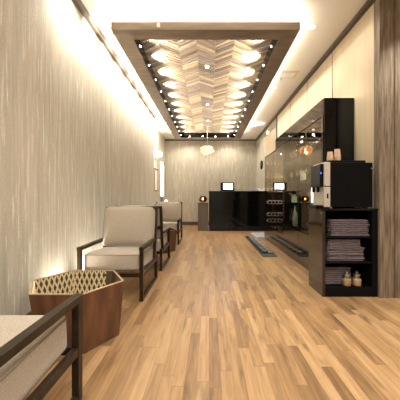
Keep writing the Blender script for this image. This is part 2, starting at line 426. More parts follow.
# LED spots in the rails
n = 0
ys = [3.54+.508*i for i in range(11)]
for s, x in ((1, IX0+.006), (-1, IX1-.006)):
    for y in ys:
        o = fo('led_spot', LA([(.012, 0), (.018, .004*s), (.018, .02*s), (.011, .024*s)], 12, (x, y, 2.885), 'x'), 'steel')
        o2 = fo('lens', LA([(.010, 0), (.009, .003*s)], 12, (x+.0245*s, y, 2.885), 'x'), 'led', o)
        sp = spot('led_spot_light', (x+.04*s, y, 2.89), (x+.30*s, y, 3.0), 42.0, 112, .9, SOFT, .012)
for k in range(4):
    x = -.6+.4*k
    o = fo('led_spot', LA([(.012, 0), (.018, -.004), (.018, -.02), (.011, -.024)], 12, (x, IY1-.006, 2.885), 'y'), 'steel')
    fo('lens', LA([(.010, 0), (.009, -.003)], 12, (x, IY1-.0305, 2.885), 'y'), 'led', o)
# recessed little lamps in the panel
for y in (4.33, 6.1, 7.4):
    o = fo('recessed_lamp', LA([(.034, 0), (.034, .02), (.022, .03)], 20, (-.03, y, 2.985)), 'white')
    fo('lens', LA([(.018, 0), (.018, .004)], 16, (-.03, y, 2.980)), 'led_warm', o)
    spot('recessed_beam', (-.03, y, 2.97), (-.03, y, 0), 55, 130, 1, SOFT, .03)
# light strips on top (lit diffusers matching the strip lights)
fo('led_strip', B((FX0+.03, FX0+.08, 3.25, 8.9, FZ1, FZ1+.008)), 'led_warm')
fo('led_strip', B((FX1-.08, FX1-.03, 3.25, 8.9, FZ1, FZ1+.008)), 'led_warm')
fo('led_strip', B((-.98, .9, FY0+.03, FY0+.07, FZ1, FZ1+.008)), 'led_warm')
# small sensor on the front face
fo('sensor', B((-.575, -.54, FY0-.012, FY0, 2.875, 2.92)), 'white', bevel=.003)
# wall wash spots on the outer left edge of the frame
for y in [3.28-.508*0+.508*i for i in range(11)]:
    o = fo('wash_spot', LA([(.018, 0), (.022, -.006), (.022, -.035), (.014, -.04)], 12, (FX0, y, 2.91), 'x'), 'steel')
    fo('lens', LA([(.013, 0), (.012, -.003)], 12, (FX0-.0405, y, 2.91), 'x'), 'led_warm', o)
    spot('wash_light', (FX0-.05, y, 2.91), (XL, y, 2.70), 20, 125, 1, SOFT, .02)
    spot('wash_light', (FX0-.05, y, 2.91), (XL, y, 2.95), 14, 78, .4, SOFT, .015)
spot('wash_light', (FX0-.05, 2.77, 2.93), (XL, 2.77, 2.70), 26, 120, 1, SOFT, .02)

# ------------------------------------------------------------------ ceiling fixtures
def downlight(x, y, lab, r=.05, power=0, ang=80, mat='led_warm'):
    d = empty('downlight', (x, y, H)); tag(d, lab, 'downlight', 'recessed ceiling downlights')
    new_obj('trim_ring', LA([(r, 0), (r, -.006), (r*.72, -.010), (r*.7, -.002)], 20), 'white', d)
    new_obj('lamp', LA([(r*.68, -.001), (r*.6, -.008)], 16), mat, d)
    if power: spot('downlight_beam', (x, y, H-.03), (x, y, 0), power, ang, .7, WARM, r*.6)
downlight(1.24, 3.40, 'round cream downlight in the ceiling right of the frame, nearest the camera', .05, 40)
downlight(1.24, 5.30, 'small round downlight in the ceiling above the middle of the wine wall', .03, 30)
downlight(1.30, 8.10, 'lit round downlight in the ceiling near the reception desk', .07, 40)
downlight(2.0, 2.45, 'round downlight close to the weathered wood wall on the right', .05, 110, 80)
downlight(1.0, 1.2, 'round downlight over the open floor on the right near the camera', .05, 60, 100)
downlight(0.0, 2.3, 'round downlight in front of the suspended frame', .05, 60, 100)
downlight(-1.25, 1.0, 'round downlight beside the left wall near the camera', .05, 14, 100)
sd = new_obj('sprinkler', LA([(.018, 0), (.022, -.006), (.008, -.02), (.014, -.028)], 12), 'steel'); sd.location = (1.25, 4.9, H)
tag(sd, 'tiny ceiling sprinkler between the cassette vent and the nearest downlight', 'sprinkler')
cv = empty('ceiling_vent', (1.36, 5.22, H)); tag(cv, 'small square cream ceiling vent with a dark slot, right of the frame', 'ceiling vent')
cv.location = (1.33, 4.72, H)
new_obj('cover', B((-.14, .14, -.13, .13, -.018, 0)), 'cassette', cv, bevel=.005)
new_obj('grille', B((-.09, .09, -.09, .09, -.021, -.018)), 'white', cv)
sp_ = empty('wall_speaker', (XR-.05, 8.0, 2.80)); sp_.location = (XR, 7.9, 2.84); tag(sp_, 'small white lit emergency lamp high on the right wall beyond the wine wall', 'emergency light')
new_obj('body', B((-.07, 0, -.07, .07, -.09, .0)), 'white', sp_, bevel=.01)
new_obj('lens', B((-.072, -.07, -.05, .05, -.07, -.02)), 'led_warm', sp_)
sp_.name = 'emergency_lamp'
spot('emergency_glow', (XR-.09, 7.9, 2.86), (XR-.6, 7.9, 3.05), 6, 120, 1, COOL, .03)

downlight(-.75, 9.55, 'added round downlight between the far end of the frame and the back wall, left', .045, 34, 150)  # this pair of downlights is added to brighten the back wall
downlight(.7, 9.55, 'added round downlight between the far end of the frame and the back wall, right', .045, 34, 150)
# pendant
pd = empty('pendant_lamp', (-.05, 8.04, 2.33)); tag(pd, 'white petal cluster pendant lamp hanging in front of the reception desk', 'pendant lamp')
bm = bmesh.new(); tube(bm, [(0, 0, .14), (0, 0, .675)], .008); new_obj('cord', bm, 'steel', pd)
new_obj('ceiling_rose', LA([(.05, .67), (.05, .685), (.02, .65)][::-1], 16), 'steel', pd)
new_obj('bulb', LA([(.006, -.02), (.03, -.0), (.035, .03), (.02, .07), (.012, .11)], 14), 'bulb', pd, smooth=True)
golden = PI*(3-math.sqrt(5))
for i in range(34):
    zz = 1-2*(i+.5)/34; rr = math.sqrt(1-zz*zz); a = i*golden
    nrm = Vector((rr*math.cos(a), rr*math.sin(a), zz)); c = nrm*Vector((.185, .185, .15)).length/1.55
    e_ = random.uniform(.85, 1.15); c = Vector((nrm.x*.175, nrm.y*.175, nrm.z*.135))*e_
    nrm = (nrm+Vector((random.uniform(-.5, .5), random.uniform(-.5, .5), random.uniform(-.2, .6)))).normalized()
    q = nrm.to_track_quat('Z', 'Y'); bm = bmesh.new(); R_ = .058
    cen = bm.verts.new(c+q @ Vector((0, 0, .012))); prev = None; ring = []
    for k in range(8):
        aa = 2*PI*k/8; ring.append(bm.verts.new(c+q @ Vector((R_*math.cos(aa), R_*.8*math.sin(aa), -.012+.008*math.sin(3*aa)))))
    for k in range(8): bm.faces.new((cen, ring[k], ring[(k+1) % 8]))
    o = new_obj('petal', bm, 'petal', pd, smooth=True); md = o.modifiers.new('t', 'SOLIDIFY'); md.thickness = .002
pl = bpy.data.lights.new('pendant_light', 'POINT'); pl.energy = 50; pl.color = WARM; pl.shadow_soft_size = .03
plo = bpy.data.objects.new('pendant_light', pl); C.objects.link(plo); plo.location = (-.05, 8.04, 2.26)

# ------------------------------------------------------------------ armchairs
def make_chair():
    W2, D2 = .315, .39; T = .035
    t = empty('armchair', (0, 0, 0))
    for s in (-1, 1):
        x = s*(W2-T/2)
        new_obj('leg', BAR(((x, D2-.02, .0), (x, D2-.02, .49), T, .042, (0, 1, 0))), 'bronze', t, bevel=.002)
        new_obj('leg', BAR(((x, -D2+.02, .0), (x, -D2+.02, .30), T, .04, (0, 1, 0))), 'bronze', t, bevel=.002)
        new_obj('armrest', BAR(((x, D2+.001, .503), (x, -D2+.16, .503), .042, .034)), 'bronze', t, bevel=.002)
        new_obj('seat_rail', BAR(((x, D2-.041, .25), (x, -D2+.0, .25), T*.9, .038)), 'bronze', t, bevel=.002)
        new_obj('floor_rail', BAR(((x, D2-.041, .018), (x, -D2+.04, .018), T*.9, .034)), 'bronze', t, bevel=.002)
        # leaning back upright
        new_obj('back_post', BAR(((x, -D2+.13, .27), (x, -D2-.01, .88), T, .038, (0, 1, 0))), 'bronze', t, bevel=.002)
    xi = W2-T
    new_obj('front_rail', BAR(((-xi, D2-.02, .25), (xi, D2-.02, .25), .036, .038)), 'bronze', t, bevel=.002)
    new_obj('rear_rail', BAR(((-xi, -D2+.02, .25), (xi, -D2+.02, .25), .036, .038)), 'bronze', t, bevel=.002)
    new_obj('back_rail', BAR(((-xi, -D2-.006, .862), (xi, -D2-.006, .862), .036, .034)), 'bronze', t, bevel=.002)
    new_obj('back_slat', BAR(((-xi, -D2+.06, .58), (xi, -D2+.06, .58), .014, .05)), 'bronze', t, bevel=.002)
    sc = new_obj('seat_cushion', rbox(2*xi-.004, .70, .175, .03, 12, (.003, .006, .014), (0, .002, .360)), 'fabric', t, smooth=True)
    for z in (.428, .293):
        bm = bmesh.new(); tube(bm, [p+Vector((0, .005, z)) for p in rrect(2*xi-.012, .694, .035)], .0045, 6, True)
        new_obj('piping', bm, 'piping', sc, smooth=True)
    sc.rotation_euler = (math.radians(3.2), 0, 0); sc.location = (0, 0, -.016)
    # back cushion: tilted, puffy
    ang = math.radians(15)
    mt = Matrix.Rotation(ang, 4, 'X')
    loc = Vector((0, -D2+.13, .650))
    bc = new_obj('back_cushion', rbox(.585, .13, .465, .05, 14, (.008, .055, .012), loc, mt), 'fabric', t, smooth=True)
    for yy in (.036, -.036):
        pts = [Matrix.Rotation(ang, 4, 'X') @ Vector((p.x, yy, p.y)) + loc for p in rrect(.578, .459, .045)]
        bm = bmesh.new(); tube(bm, pts, .0045, 6, True); new_obj('piping', bm, 'piping', bc, smooth=True)
    return t
c0 = make_chair(); c0.location = (-.945, 1.02, 0)
G = 'beige cushioned armchairs along the left wall'
tag(c0, 'nearest beige armchair with dark bronze frame, cut off at the lower left, facing away', 'armchair', G)
for y, rz, lab in ((3.09, PI, 'beige armchair facing the camera, right behind the nearest lattice lined tub table'),
                   (4.20, 0, 'beige armchair turned away, back to back with the armchair behind the nearest table'),
                   (6.33, PI, 'farthest beige armchair, facing the camera by the wall recess')):
    c = copy_tree(c0); c.location = (-.945, y, 0); c.rotation_euler = (0, 0, rz); tag(c, lab, 'armchair', G)

# ------------------------------------------------------------------ hexagonal tub tables
def make_table():
    R1, R0, Ht = .337, .29, .39; t = empty('tub_table', (0, 0, 0))
    top = [Vector((R1*math.cos(PI/3*k), R1*math.sin(PI/3*k), Ht)) for k in range(6)]
    bot = [Vector((R0*math.cos(PI/3*k)+.012, R0*math.sin(PI/3*k), 0)) for k in range(6)]
    th = .012
    def inn(v, d): l = Vector((v.x, v.y, 0)); return v-l.normalized()*d
    for k in range(6):
        a, b_ = k, (k+1) % 6; bm = bmesh.new()
        vv = [bot[a], bot[b_], top[b_], top[a]]; vi = [inn(v, th) for v in vv]
        V = [bm.verts.new(v) for v in vv+vi]
        for f in ((0, 1, 2, 3), (7, 6, 5, 4), (0, 4, 5, 1), (1, 5, 6, 2), (2, 6, 7, 3), (3, 7, 4, 0)): bm.faces.new([V[i] for i in f])
        new_obj('side_panel', bm, 'walnut', t)
    # rim
    bm = bmesh.new()
    for k in range(6):
        a, b_ = top[k], top[(k+1) % 6]
        vv = [a, b_, inn(b_, th+.003), inn(a, th+.003)]
        V = [bm.verts.new(v+Vector((0, 0, z))) for z in (0, .006) for v in vv]
        for f in ((0, 1, 2, 3), (7, 6, 5, 4), (0, 4, 5, 1), (1, 5, 6, 2), (2, 6, 7, 3), (3, 7, 4, 0)): bm.faces.new([V[i] for i in f])
    new_obj('rim', bm, 'edge_gold', t)
    # lining and lattice
    for k in range(6):
        a, b_ = k, (k+1) % 6
        A0, B0, B1, A1 = [inn(v, th+.002) for v in (bot[a], bot[b_], top[b_], top[a])]
        nrm = (B0-A0).cross(A1-A0).normalized()
        if nrm.dot(Vector((A0.x+B0.x, A0.y+B0.y, 0))) > 0: nrm = -nrm
        bm = bmesh.new(); V = [bm.verts.new(v+nrm*d) for d in (0, .002) for v in (A0, B0, B1, A1)]
        for f in ((0, 1, 2, 3), (7, 6, 5, 4), (0, 4, 5, 1), (1, 5, 6, 2), (2, 6, 7, 3), (3, 7, 4, 0)): bm.faces.new([V[i] for i in f])
        lin = new_obj('lining', bm, 'dark_in', t)
        if k == 0: continue   # the wall with plain dark lining
        def P(u, v, off):
            return (A0*(1-u)+B0*u)*(1-v)+(A1*(1-u)+B1*u)*v+nrm*off
        bm = bmesh.new(); wd = .30; n_ = 11; slope = (Ht/.058)/ (wd/(1/ n_)) # strips
        Wm, Hm = .30, Ht
        def clipseg(u0, s):
            # line u = u0 + s*v*Hm/Wm*k
            k_ = s*.42*Hm/Wm
            pts = []
            vlo, vhi = 0, 1
            # u in [0,1]
            for lim in (0, 1):
                pass
            va, vb = ((.17 if k == 1 else 0)-u0)/k_, (1-u0)/k_
            if va > vb: va, vb = vb, va
            vlo = max(vlo, va); vhi = min(vhi, vb)
            return (vlo, vhi, k_)
        for s, off in ((1, .005), (-1, .008)):
            for i in range(-14, 26):
                u0 = i/8+.03
                vlo, vhi, k_ = clipseg(u0, s)
                if vhi-vlo < .02: continue
                bar(bm, P(u0+k_*vlo, vlo, off), P(u0+k_*vhi, vhi, off), .0115, .004, nrm)
        new_obj('lattice', bm, 'lattice', lin)
    bm = bmesh.new(); V = [bm.verts.new(inn(v, th+.002)+Vector((0, 0, z))) for z in (.0, .015) for v in bot]
    bm.faces.new(V[:6]); bm.faces.new(V[6:])
    for k in range(6): bm.faces.new((V[k], V[(k+1) % 6], V[6+(k+1) % 6], V[6+k]))
    new_obj('base', bm, 'dark_in', t)
    return t
t0 = make_table(); t0.location = (-.954, 2.053, 0)
tag(t0, 'nearest hexagonal walnut tub table with a golden lattice inside', 'table', 'hexagonal walnut tub tables')
t1 = copy_tree(t0); t1.location = (-.93, 5.27, 0)
tag(t1, 'farther hexagonal walnut tub table, between the two rear armchairs', 'table', 'hexagonal walnut tub tables')

# floor uplights behind the chairs
for i, (y, lab, pw) in enumerate(((2.52, 'low black floor uplight at the left wall behind the nearest tub table', 16), (3.12, 'low black floor uplight at the left wall beside the second armchair', 18),
                              (3.60, 'low black floor uplight at the left wall behind the back to back armchairs', 12), (5.9, 'low black floor uplight at the left wall beside the farthest armchair', 8))):
    u = empty('floor_uplight', (-1.325, y, 0)); tag(u, lab, 'floor light', 'floor uplights along the left wall')
    new_obj('housing', LA([(.035, 0), (.035, .06), (.03, .065)], 16), 'black_mat', u)
    new_obj('lens', LA([(.028, .0655), (.026, .069)], 16), 'led_warm', u)
    spot('uplight_beam', (-1.325, y, .08), (-1.36, y, .8), pw*1.8, 130, 1, WARM, .025)

# ------------------------------------------------------------------ wine wall
X0 = 1.35
ww = empty('wine_display_cabinet', (X0, 5.1, 0)); tag(ww, 'long glossy dark glass fronted wine display cabinet along the right wall', 'display cabinet')
def wo(name, bm, mat, parent=ww, **k):
    bmesh.ops.translate(bm, vec=-Vector((X0, 5.1, 0)), verts=bm.verts); return new_obj(name, bm, mat, parent, **k)
YA, YB = 3.34, 6.85
wo('base', B((X0+.004, XR-.004, YA, 5.16, 0, .50), (X0+.004, XR-.004, 5.16, YB, 0, .34)), 'brown_gloss')
dy_ = [YA, 4.25, 5.14, 6.0, YB]
for i in range(4):
    ya = dy_[i]; yb = dy_[i+1]
    wo('drawer', B((X0-.012, X0+.004, ya+.003, yb-.003, .03, .49 if i < 2 else .33)), 'brown_gloss', bevel=.002)
wo('counter', B((X0-.012, XR-.004, YA, 5.14, .50, .55)), 'black_gloss')
wo('counter', B((X0-.012, XR-.004, 5.14, YB, .34, .36)), 'black_gloss')
wo('back_panel', B((XR-.02, XR-.004, YA, YB, .36, 1.96)), 'brown_gloss')
wo('end_panel', B((X0, XR-.004, YA-.03, YA, 0, 2.16)), 'black_gloss')
wo('end_panel', B((X0, XR-.02, YB-.02, YB, .36, 1.96)), 'brown_gloss')
wo('divider', B((X0+.02, XR-.02, 5.14, 5.16, .55, 1.96)), 'black_mat')
wo('header', B((X0-.006, XR-.004, YA, 5.72, 1.96, 2.16)), 'brown_gloss')
wo('top_panel', B((X0, XR-.004, 5.72, YB, 1.93, 1.96)), 'brown_gloss')
wo('door_post', B((X0-.008, X0+.03, YA, YA+.05, .55, 1.96)), 'brown_gloss')
seams = [YA+.05, 4.31, 5.16, 6.0, YB]
for a, b_ in zip(seams, seams[1:]):
    g_ = wo('glass_door', B((X0, X0+.006, a+.004, b_-.004, .555 if a < 5.1 else .365, 1.955)), 'glass')
    wo('door_edge', B((X0-.0005, X0+.0065, a+.0005, a+.0025, .555, 1.955)), 'dark_in', g_)
for z in (.91, 1.25, 1.6):
    wo('glass_shelf', B((X0+.03, XR-.02, YA+.01, 5.13, z-.008, z)), 'shelf_glass')
# puck lights added to brighten the shelves and rack; lenses stand in for sparkles
for y, tz in ((3.7, 0), (4.2, 0), (4.75, 0), (5.5, 1), (6.1, 1)):
    wo('added_puck_light', LA([(.02, 1.925), (.022, 1.93), (.022, 1.945)], 14, (X0+.2, y, 0)), 'steel')
    wo('sparkle_lens', LA([(.014, 1.921), (.014, 1.925)], 12, (X0+.2, y, 0)), 'led')
    spot('added_display_light', (X0+.2, y, 1.915), (X0+.2, y+(.7 if tz else 0), .9), 55 if tz else 34, 100, .7, WARM, .008)
# bottles on rods, with added pale rings imitating highlights on their ends
cols = [1.398, 1.479, 1.560, 1.640]; rows = [1.80, 1.48, 1.16, .88, .60, .455]
def bottle():
    t = empty('wine_bottle', (0, 0, 0))
    new_obj('glass_body', LA([(.001, .014), (.022, .010), (.032, 0), (.036, .006), (.037, .015), (.037, .17), (.029, .195), (.015, .215), (.014, .255)], 18, (0, 0, 0), 'y'), 'wine_glass', t, smooth=True)
    new_obj('label', LA([(.0375, .05), (.0378, .05), (.0378, .13), (.0375, .13)], 18, (0, 0, 0), 'y'), 'white_mat', t, smooth=True)
    new_obj('capsule', LA([(.0155, .225), (.0158, .226), (.0158, .262), (.015, .265)], 14, (0, 0, 0), 'y'), 'brass', t, smooth=True)
    return t
first = None
RY = 6.53
for x in (1.4385, 1.5195, 1.600):
    wo('rack_rod', B((x-.002, x+.002, RY+.02, RY+.028, .36, 1.93)), 'black_mat')
for ri, z in enumerate(rows):
    for ci, x in enumerate(cols):
        bm = bmesh.new(); tube(bm, [(x+.037*math.cos(a), RY-.006, z+.037*math.sin(a)) for a in [2*PI*k/18 for k in range(18)]], .0065, 8, True)
        tube(bm, [(x, RY-.006, z-.041), (x, YB-.02, z-.041)], .003, 6)
        wo('bottle_glint_ring', bm, 'steel' if ri > 1 else 'brass')
        b_ = bottle() if first is None else copy_tree(first); first = first or b_
        b_.location = (x, RY, z)
        tag(b_, 'dark wine bottle lying in rack, %s row from top, %s from the glass' % (ORD[ri], ORD[ci]), 'wine bottle', 'wine bottles lying in the rack')
# glassware on the shelves
def wineglass():
    return LA([(.030, 0), (.031, .002), (.006, .006), (.004, .07), (.012, .085), (.032, .11), (.035, .14), (.028, .185), (.026, .185), (.033, .14), (.030, .112), (.010, .09), (.001, .086)], 14)
gfirst = None
for zi, z, ysl in ((1, .91, (3.62, 4.05, 4.5, 4.62, 4.98)), (2, 1.25, (3.75, 3.95, 4.2, 4.45, 4.62, 4.95)), (3, 1.6, (3.7, 3.95, 4.15, 4.5, 4.75, 4.95))):
    for k, y in enumerate(ysl):
        if gfirst is None: o = gfirst = new_obj('wine_glass', wineglass(), 'sparkle', smooth=True)
        else: o = gfirst.copy(); C.objects.link(o)
        o.location = (1.45, y, z+.0005)
        tag(o, 'clear stemmed wine glass on the %s glass shelf, %s from near end' % (('lower', 'middle', 'upper')[zi-1], ORD[k]), 'wine glass', 'wine glasses on the glass shelves')
wb = empty('water_bottle', (1.43, 4.7, .5505)); tag(wb, 'pale frosted bottle standing on the counter behind the glass', 'bottle')
new_obj('body', LA([(.035, 0), (.04, .006), (.04, .17), (.016, .23), (.015, .28)], 18), plain('frosted_white_bottle', (.72, .76, .86), rough=.3), wb, smooth=True)
new_obj('cap', LA([(.017, .28), (.017, .31)], 14), 'blue_paper', wb)
for i, (y, lab) in enumerate(((4.05, 'clear carafe on the counter below the lowest glass shelf, near end'), (4.95, 'clear carafe on the counter next to the bottle rack'))):
    o = new_obj('carafe', LA([(.05, 0), (.06, .01), (.055, .06), (.02, .16), (.018, .20), (.026, .24), (.024, .24), (.015, .2), (.001, .05)], 16), 'clear', smooth=True); o.location = (1.46, y, .5505)
    tag(o, lab, 'carafe', 'glass carafes on the counter')
for i, (y, z, hh) in enumerate(((4.33, 1.25, .15), (4.78, .91, .13))):
    o = empty('storage_jar', (1.44, y, z+.0005)); tag(o, ('white canister with a steel lid on the middle glass shelf', 'short white canister with a steel lid on the lower glass shelf')[i], 'canister')
    new_obj('body', LA([(.038, 0), (.042, .005), (.042, hh-.03)], 16), 'white', o, smooth=False)
    new_obj('lid', LA([(.043, hh-.03), (.043, hh-.01), (.01, hh)], 16), 'steel', o)
tl = empty('tube_lamp', (1.43, 3.88, .9105)); tag(tl, 'frosted glowing white tube lamp on the lower glass shelf beside the coffee machine', 'lamp')
new_obj('base', LA([(.035, 0), (.035, .012)], 18), 'steel', tl)
new_obj('shade', LA([(.026, .012), (.028, .02), (.028, .31), (.02, .32)], 18), 'frost', tl, smooth=False)

# ------------------------------------------------------------------ towel cabinet
TX0, TX1, TY0, TY1 = 1.135, 1.69, 2.83, 3.22
tc_ = empty('towel_cabinet', (TX0, TY0, 0)); tag(tc_, 'low glossy black open cabinet holding towels, at the near end of the wine wall', 'cabinet')
def to(name, bm, mat, parent=tc_, **k):
    bmesh.ops.translate(bm, vec=-Vector((TX0, TY0, 0)), verts=bm.verts); return new_obj(name, bm, mat, parent, **k)
to('side_panel', B((TX0, TX0+.028, TY0, TY1, 0, .865)), 'brown_gloss', bevel=.002)
to('side_panel', B((TX1-.055, TX1, TY0, TY1, 0, .865)), 'black_mat', bevel=.002)
to('top', B((TX0-.012, TX1, TY0-.008, TY1, .865, .885)), 'black_gloss', bevel=.003)
to('back_panel', B((TX0+.028, TX1-.055, TY1-.02, TY1, 0, .865)), 'black_mat')
to('plinth', B((TX0+.028, TX1-.055, TY0+.004, TY1-.02, 0, .09)), 'black_mat')
for z in (.345, .60):
    to('shelf', B((TX0+.028, TX1-.055, TY0+.012, TY1-.02, z-.014, z)), 'black_mat', bevel=.002)
# towels
def towel(w_, d_, h_, sd):
    rnd = random.Random(sd); bm = bmesh.new(); nx, nl = 14, 3
    # folded slab: rounded fold at the front, two layers, wavy
    prof = []
    for k in range(9):
        a = PI/2+PI*k/8; prof.append((math.cos(a)*h_*.5+h_*.5, math.sin(a)*h_*.5+h_*.5))
    prof = [(d_, h_)]+prof+[(d_, 0)]
    rings = []
    ph = rnd.uniform(0, 6)
    for i in range(nx+1):
        u = i/nx; x = (u-.5)*w_; e = .004*math.sin(ph+u*9)+rnd.uniform(-.0015, .0015)
        sq = 1-.35*(1 if i in (0, nx) else 0)
        rings.append([bm.verts.new((x, y+e, h_*.5+(z-h_*.5)*sq)) for y, z in prof])
    for a, b_ in zip(rings, rings[1:]):
        for k in range(len(prof)): bm.faces.new((a[k], a[(k+1) % len(prof)], b_[(k+1) % len(prof)], b_[k]))
    bm.faces.new(rings[0]); bm.faces.new(rings[-1])
    return bm
def stack(xc, w_, z0, n_, hs, y0, where, narrow=0):
    z = z0
    for i in range(n_):
        ww_ = w_-(narrow if i >= n_-4 and narrow else 0)+random.uniform(-.008, .008)
        h_ = hs*random.uniform(.92, 1.08)
        o = new_obj('folded_towel', towel(ww_, .24, h_-.0006, i+int(z0*100)), 'towel', smooth=True)
        o.location = (xc-(w_-ww_)/2+random.uniform(-.004, .004), y0+random.uniform(-.006, .006), z+.0003)
        o.rotation_euler = (0, 0, random.uniform(-.012, .012))
        z += h_
        k = n_-1-i
        tag(o, 'mauve grey folded towel, %s in the %s stack' % ('topmost' if k == 0 else ORD[k]+' from the top', where), 'towel', 'folded towels in the black cabinet')
    return z
stack(1.435, .385, .60, 8, .0205, 2.875, 'top shelf')
stack(1.395, .37, .345, 11, .0205, 2.875, 'middle shelf', .04)
stack(1.325, .31, .09, 8, .0215, 2.945, 'bottom shelf')
# jars
def jar():
    t = empty('jar', (0, 0, 0))
    new_obj('glass_body', LA([(.045, 0), (.049, .006), (.049, .085), (.034, .105), (.034, .112), (.032, .112), (.032, .104), (.046, .084), (.046, .008), (.001, .007)], 20), 'clear', t, smooth=True)
    new_obj('contents', LA([(.043, .009), (.0445, .012), (.0445, .068), (.020, .072)], 18), 'sugar', t)
    new_obj('lid', LA([(.033, .1125), (.036, .117), (.036, .126), (.018, .134), (.012, .14), (.016, .148), (.008, .154)], 18), 'steel', t)
    return t
j0 = jar(); j0.location = (1.405, 2.893, .0905); tag(j0, 'glass jar of brown contents on the bottom shelf, the left one beside the towels', 'jar', 'glass jars on the bottom shelf')
j1 = copy_tree(j0); j1.location = (1.51, 2.893, .0905); tag(j1, 'glass jar of brown contents on the bottom shelf, the right one', 'jar', 'glass jars on the bottom shelf')

# ------------------------------------------------------------------ coffee machine
cm = empty('coffee_machine', (1.17, 2.87, .885)); tag(cm, 'black box shaped coffee machine with a silver front edge on the black cabinet', 'coffee machine')
def co(name, bm, mat, parent=cm, **k): return new_obj(name, bm, mat, parent, **k)
co('body', B((.065, .49, .0, .31, .012, .465)), 'black_plastic', bevel=.006)
co('front_panel', B((.0, .062, .0, .31, .225, .47)), 'silver', bevel=.006)
co('front_panel', B((.0, .062, .0, .31, .012, .218)), 'silver', bevel=.006)
co('handle', B((.025, .04, -.006, .0, .10, .15)), 'black_plastic', bevel=.002)
co('display_head', B((-.035, .0, .02, .29, .22, .455)), 'black_plastic', bevel=.008)
co('indicator', B((-.03, -.024, .018, .02, .35, .37)), 'blue_led')
co('spout', LA([(.012, .165), (.016, .175), (.016, .22)], 12, (-.03, .09, 0)), 'black_plastic')
co('spout', LA([(.012, .165), (.016, .175), (.016, .22)], 12, (-.03, .21, 0)), 'black_plastic')
co('drip_tray', B((-.075, .0, .02, .29, .002, .03)), 'black_plastic', bevel=.004)
co('top_plate', B((.05, .43, .02, .29, .4652, .49)), 'black_mat', bevel=.004)
co('hinge', LA([(.008, .0), (.008, .01)], 10, (.478, -.004, .40)), 'steel')
for x in (.08, .47):
    for y in (.03, .28): co('foot', LA([(.012, 0), (.012, .012)], 12, (x, y, 0)), 'steel')
def cup():
    t = empty('paper_cup', (0, 0, 0))
    new_obj('cup_body', LA([(.033, .0), (.026, .070), (.0005, .070), (.0005, .0692), (.0252, .0692), (.0322, 0)], 20, caps=False), 'paper_cup', t, smooth=False)
    bm = bmesh.new(); tube(bm, [(.0345*math.cos(a), .0345*math.sin(a), .0015) for a in [2*PI*k/20 for k in range(20)]], .0015, 6, True)
    new_obj('rim', bm, 'cup_rim', t, smooth=True)
    return t
cf = None
for nm, xx, yy, n_ in (('left', 1.17+.105, 2.98, 3), ('right', 1.17+.185, 2.99, 5)):
    for k in range(n_):
        c = cup() if cf is None else copy_tree(cf); cf = cf or c
        c.location = (xx, yy, .885+.4905+.0145*k)
        kk = n_-1-k
        tag(c, 'upturned kraft paper cup on coffee machine, %s of the %s stack' % ('topmost' if kk == 0 else ORD[kk]+' from the top', nm), 'cup', 'paper cups stacked on the coffee machine')

# ------------------------------------------------------------------ reception
rd = empty('reception_desk', (0, 8.3, 0)); tag(rd, 'glossy black reception desk across the far end of the room', 'reception desk')
new_obj('front_panel', B((0.0, .60, .01, .04, .02, 1.14)), 'black_gloss', rd)
new_obj('front_panel', B((.603, 1.15, .01, .04, .02, 1.14)), 'black_gloss', rd)
new_obj('front_panel', B((1.153, 1.69, .01, .04, .02, 1.14)), 'black_gloss', rd)
new_obj('carcass', B((0.0, 1.69, .04, .62, 0, 1.14)), 'black_mat', rd)
new_obj('top', B((-.01, 1.69, -.01, .64, 1.14, 1.175)), 'black_gloss', rd, bevel=.003)
po = empty('podium', (-.17, 8.3, 0)); tag(po, 'plain taupe podium standing left of the black reception desk', 'podium')
new_obj('body', B((-.155, .15, .02, .45, 0, .81)), 'podium', po)
new_obj('top', B((-.165, .155, .0, .46, .81, .835)), 'podium', po, bevel=.003)
cl = empty('candle_lantern', (-.185, 8.5, .835)); tag(cl, 'round amber glass lantern with a lit candle on the podium', 'lantern')
new_obj('glass_globe', LA([(.05, 0), (.10, .025), (.13, .08), (.125, .13), (.08, .19), (.06, .20), (.056, .2), (.075, .186), (.12, .13), (.125, .08), (.095, .03), (.001, .008)], 24), 'smoke', cl, smooth=True)
new_obj('candle', LA([(.03, .012), (.03, .07), (.01, .072)], 16), 'white', cl)
new_obj('flame', LA([(.004, .078), (.022, .095), (.018, .115), (.002, .15)], 12), 'flame', cl, smooth=True)
mo = empty('monitor', (.56, 8.55, 1.175)); tag(mo, 'black monitor with a bright white screen on the reception desk', 'monitor')
new_obj('bezel', B((-.21, .21, 0, .03, .01, .265)), 'black_plastic', mo, bevel=.005)
new_obj('screen', B((-.125, .155, -.003, 0, .06, .235)), 'screen', mo)
new_obj('stand', B((-.03, .03, .03, .05, .0, .15), (-.1, .1, -.02, .12, 0, .012)), 'black_plastic', mo)
fo_ = new_obj('folder', B((-.11, .11, -.12, .12, 0, .035)), 'blue_paper', bevel=.003); fo_.location = (1.36, 8.45, 1.1755); tag(fo_, 'blue folder lying on the right end of the reception desk', 'folder')
ph = empty('telephone', (1.545, 8.5, 1.1755)); tag(ph, 'small white desk telephone beside the blue folder', 'telephone')
new_obj('body', B((-.07, .07, -.08, .08, 0, .05)), 'white', ph, bevel=.006)
new_obj('handset', B((-.065, -.02, -.09, .09, .052, .09)), 'white_mat', ph, bevel=.008)
new_obj('keypad', B((.0, .055, -.05, .04, .05, .053)), 'black_plastic', ph)
pc = new_obj('pen_cup', LA([(.03, 0), (.032, .005), (.034, .10), (.031, .10), (.029, .01), (.001, .008)], 16), 'white'); pc.location = (1.655, 8.45, 1.1755); tag(pc, 'white cup at the right corner of the reception desk', 'cup')
wc = empty('wall_clock', (XR, 9.08, 2.03)); tag(wc, 'round dark wall clock on the right wall beside the reception desk', 'clock')
new_obj('rim', LA([(.14, 0), (.145, -.02), (.135, -.03), (.125, -.022)], 28, (0, 0, 0), 'x'), 'black_plastic', wc)
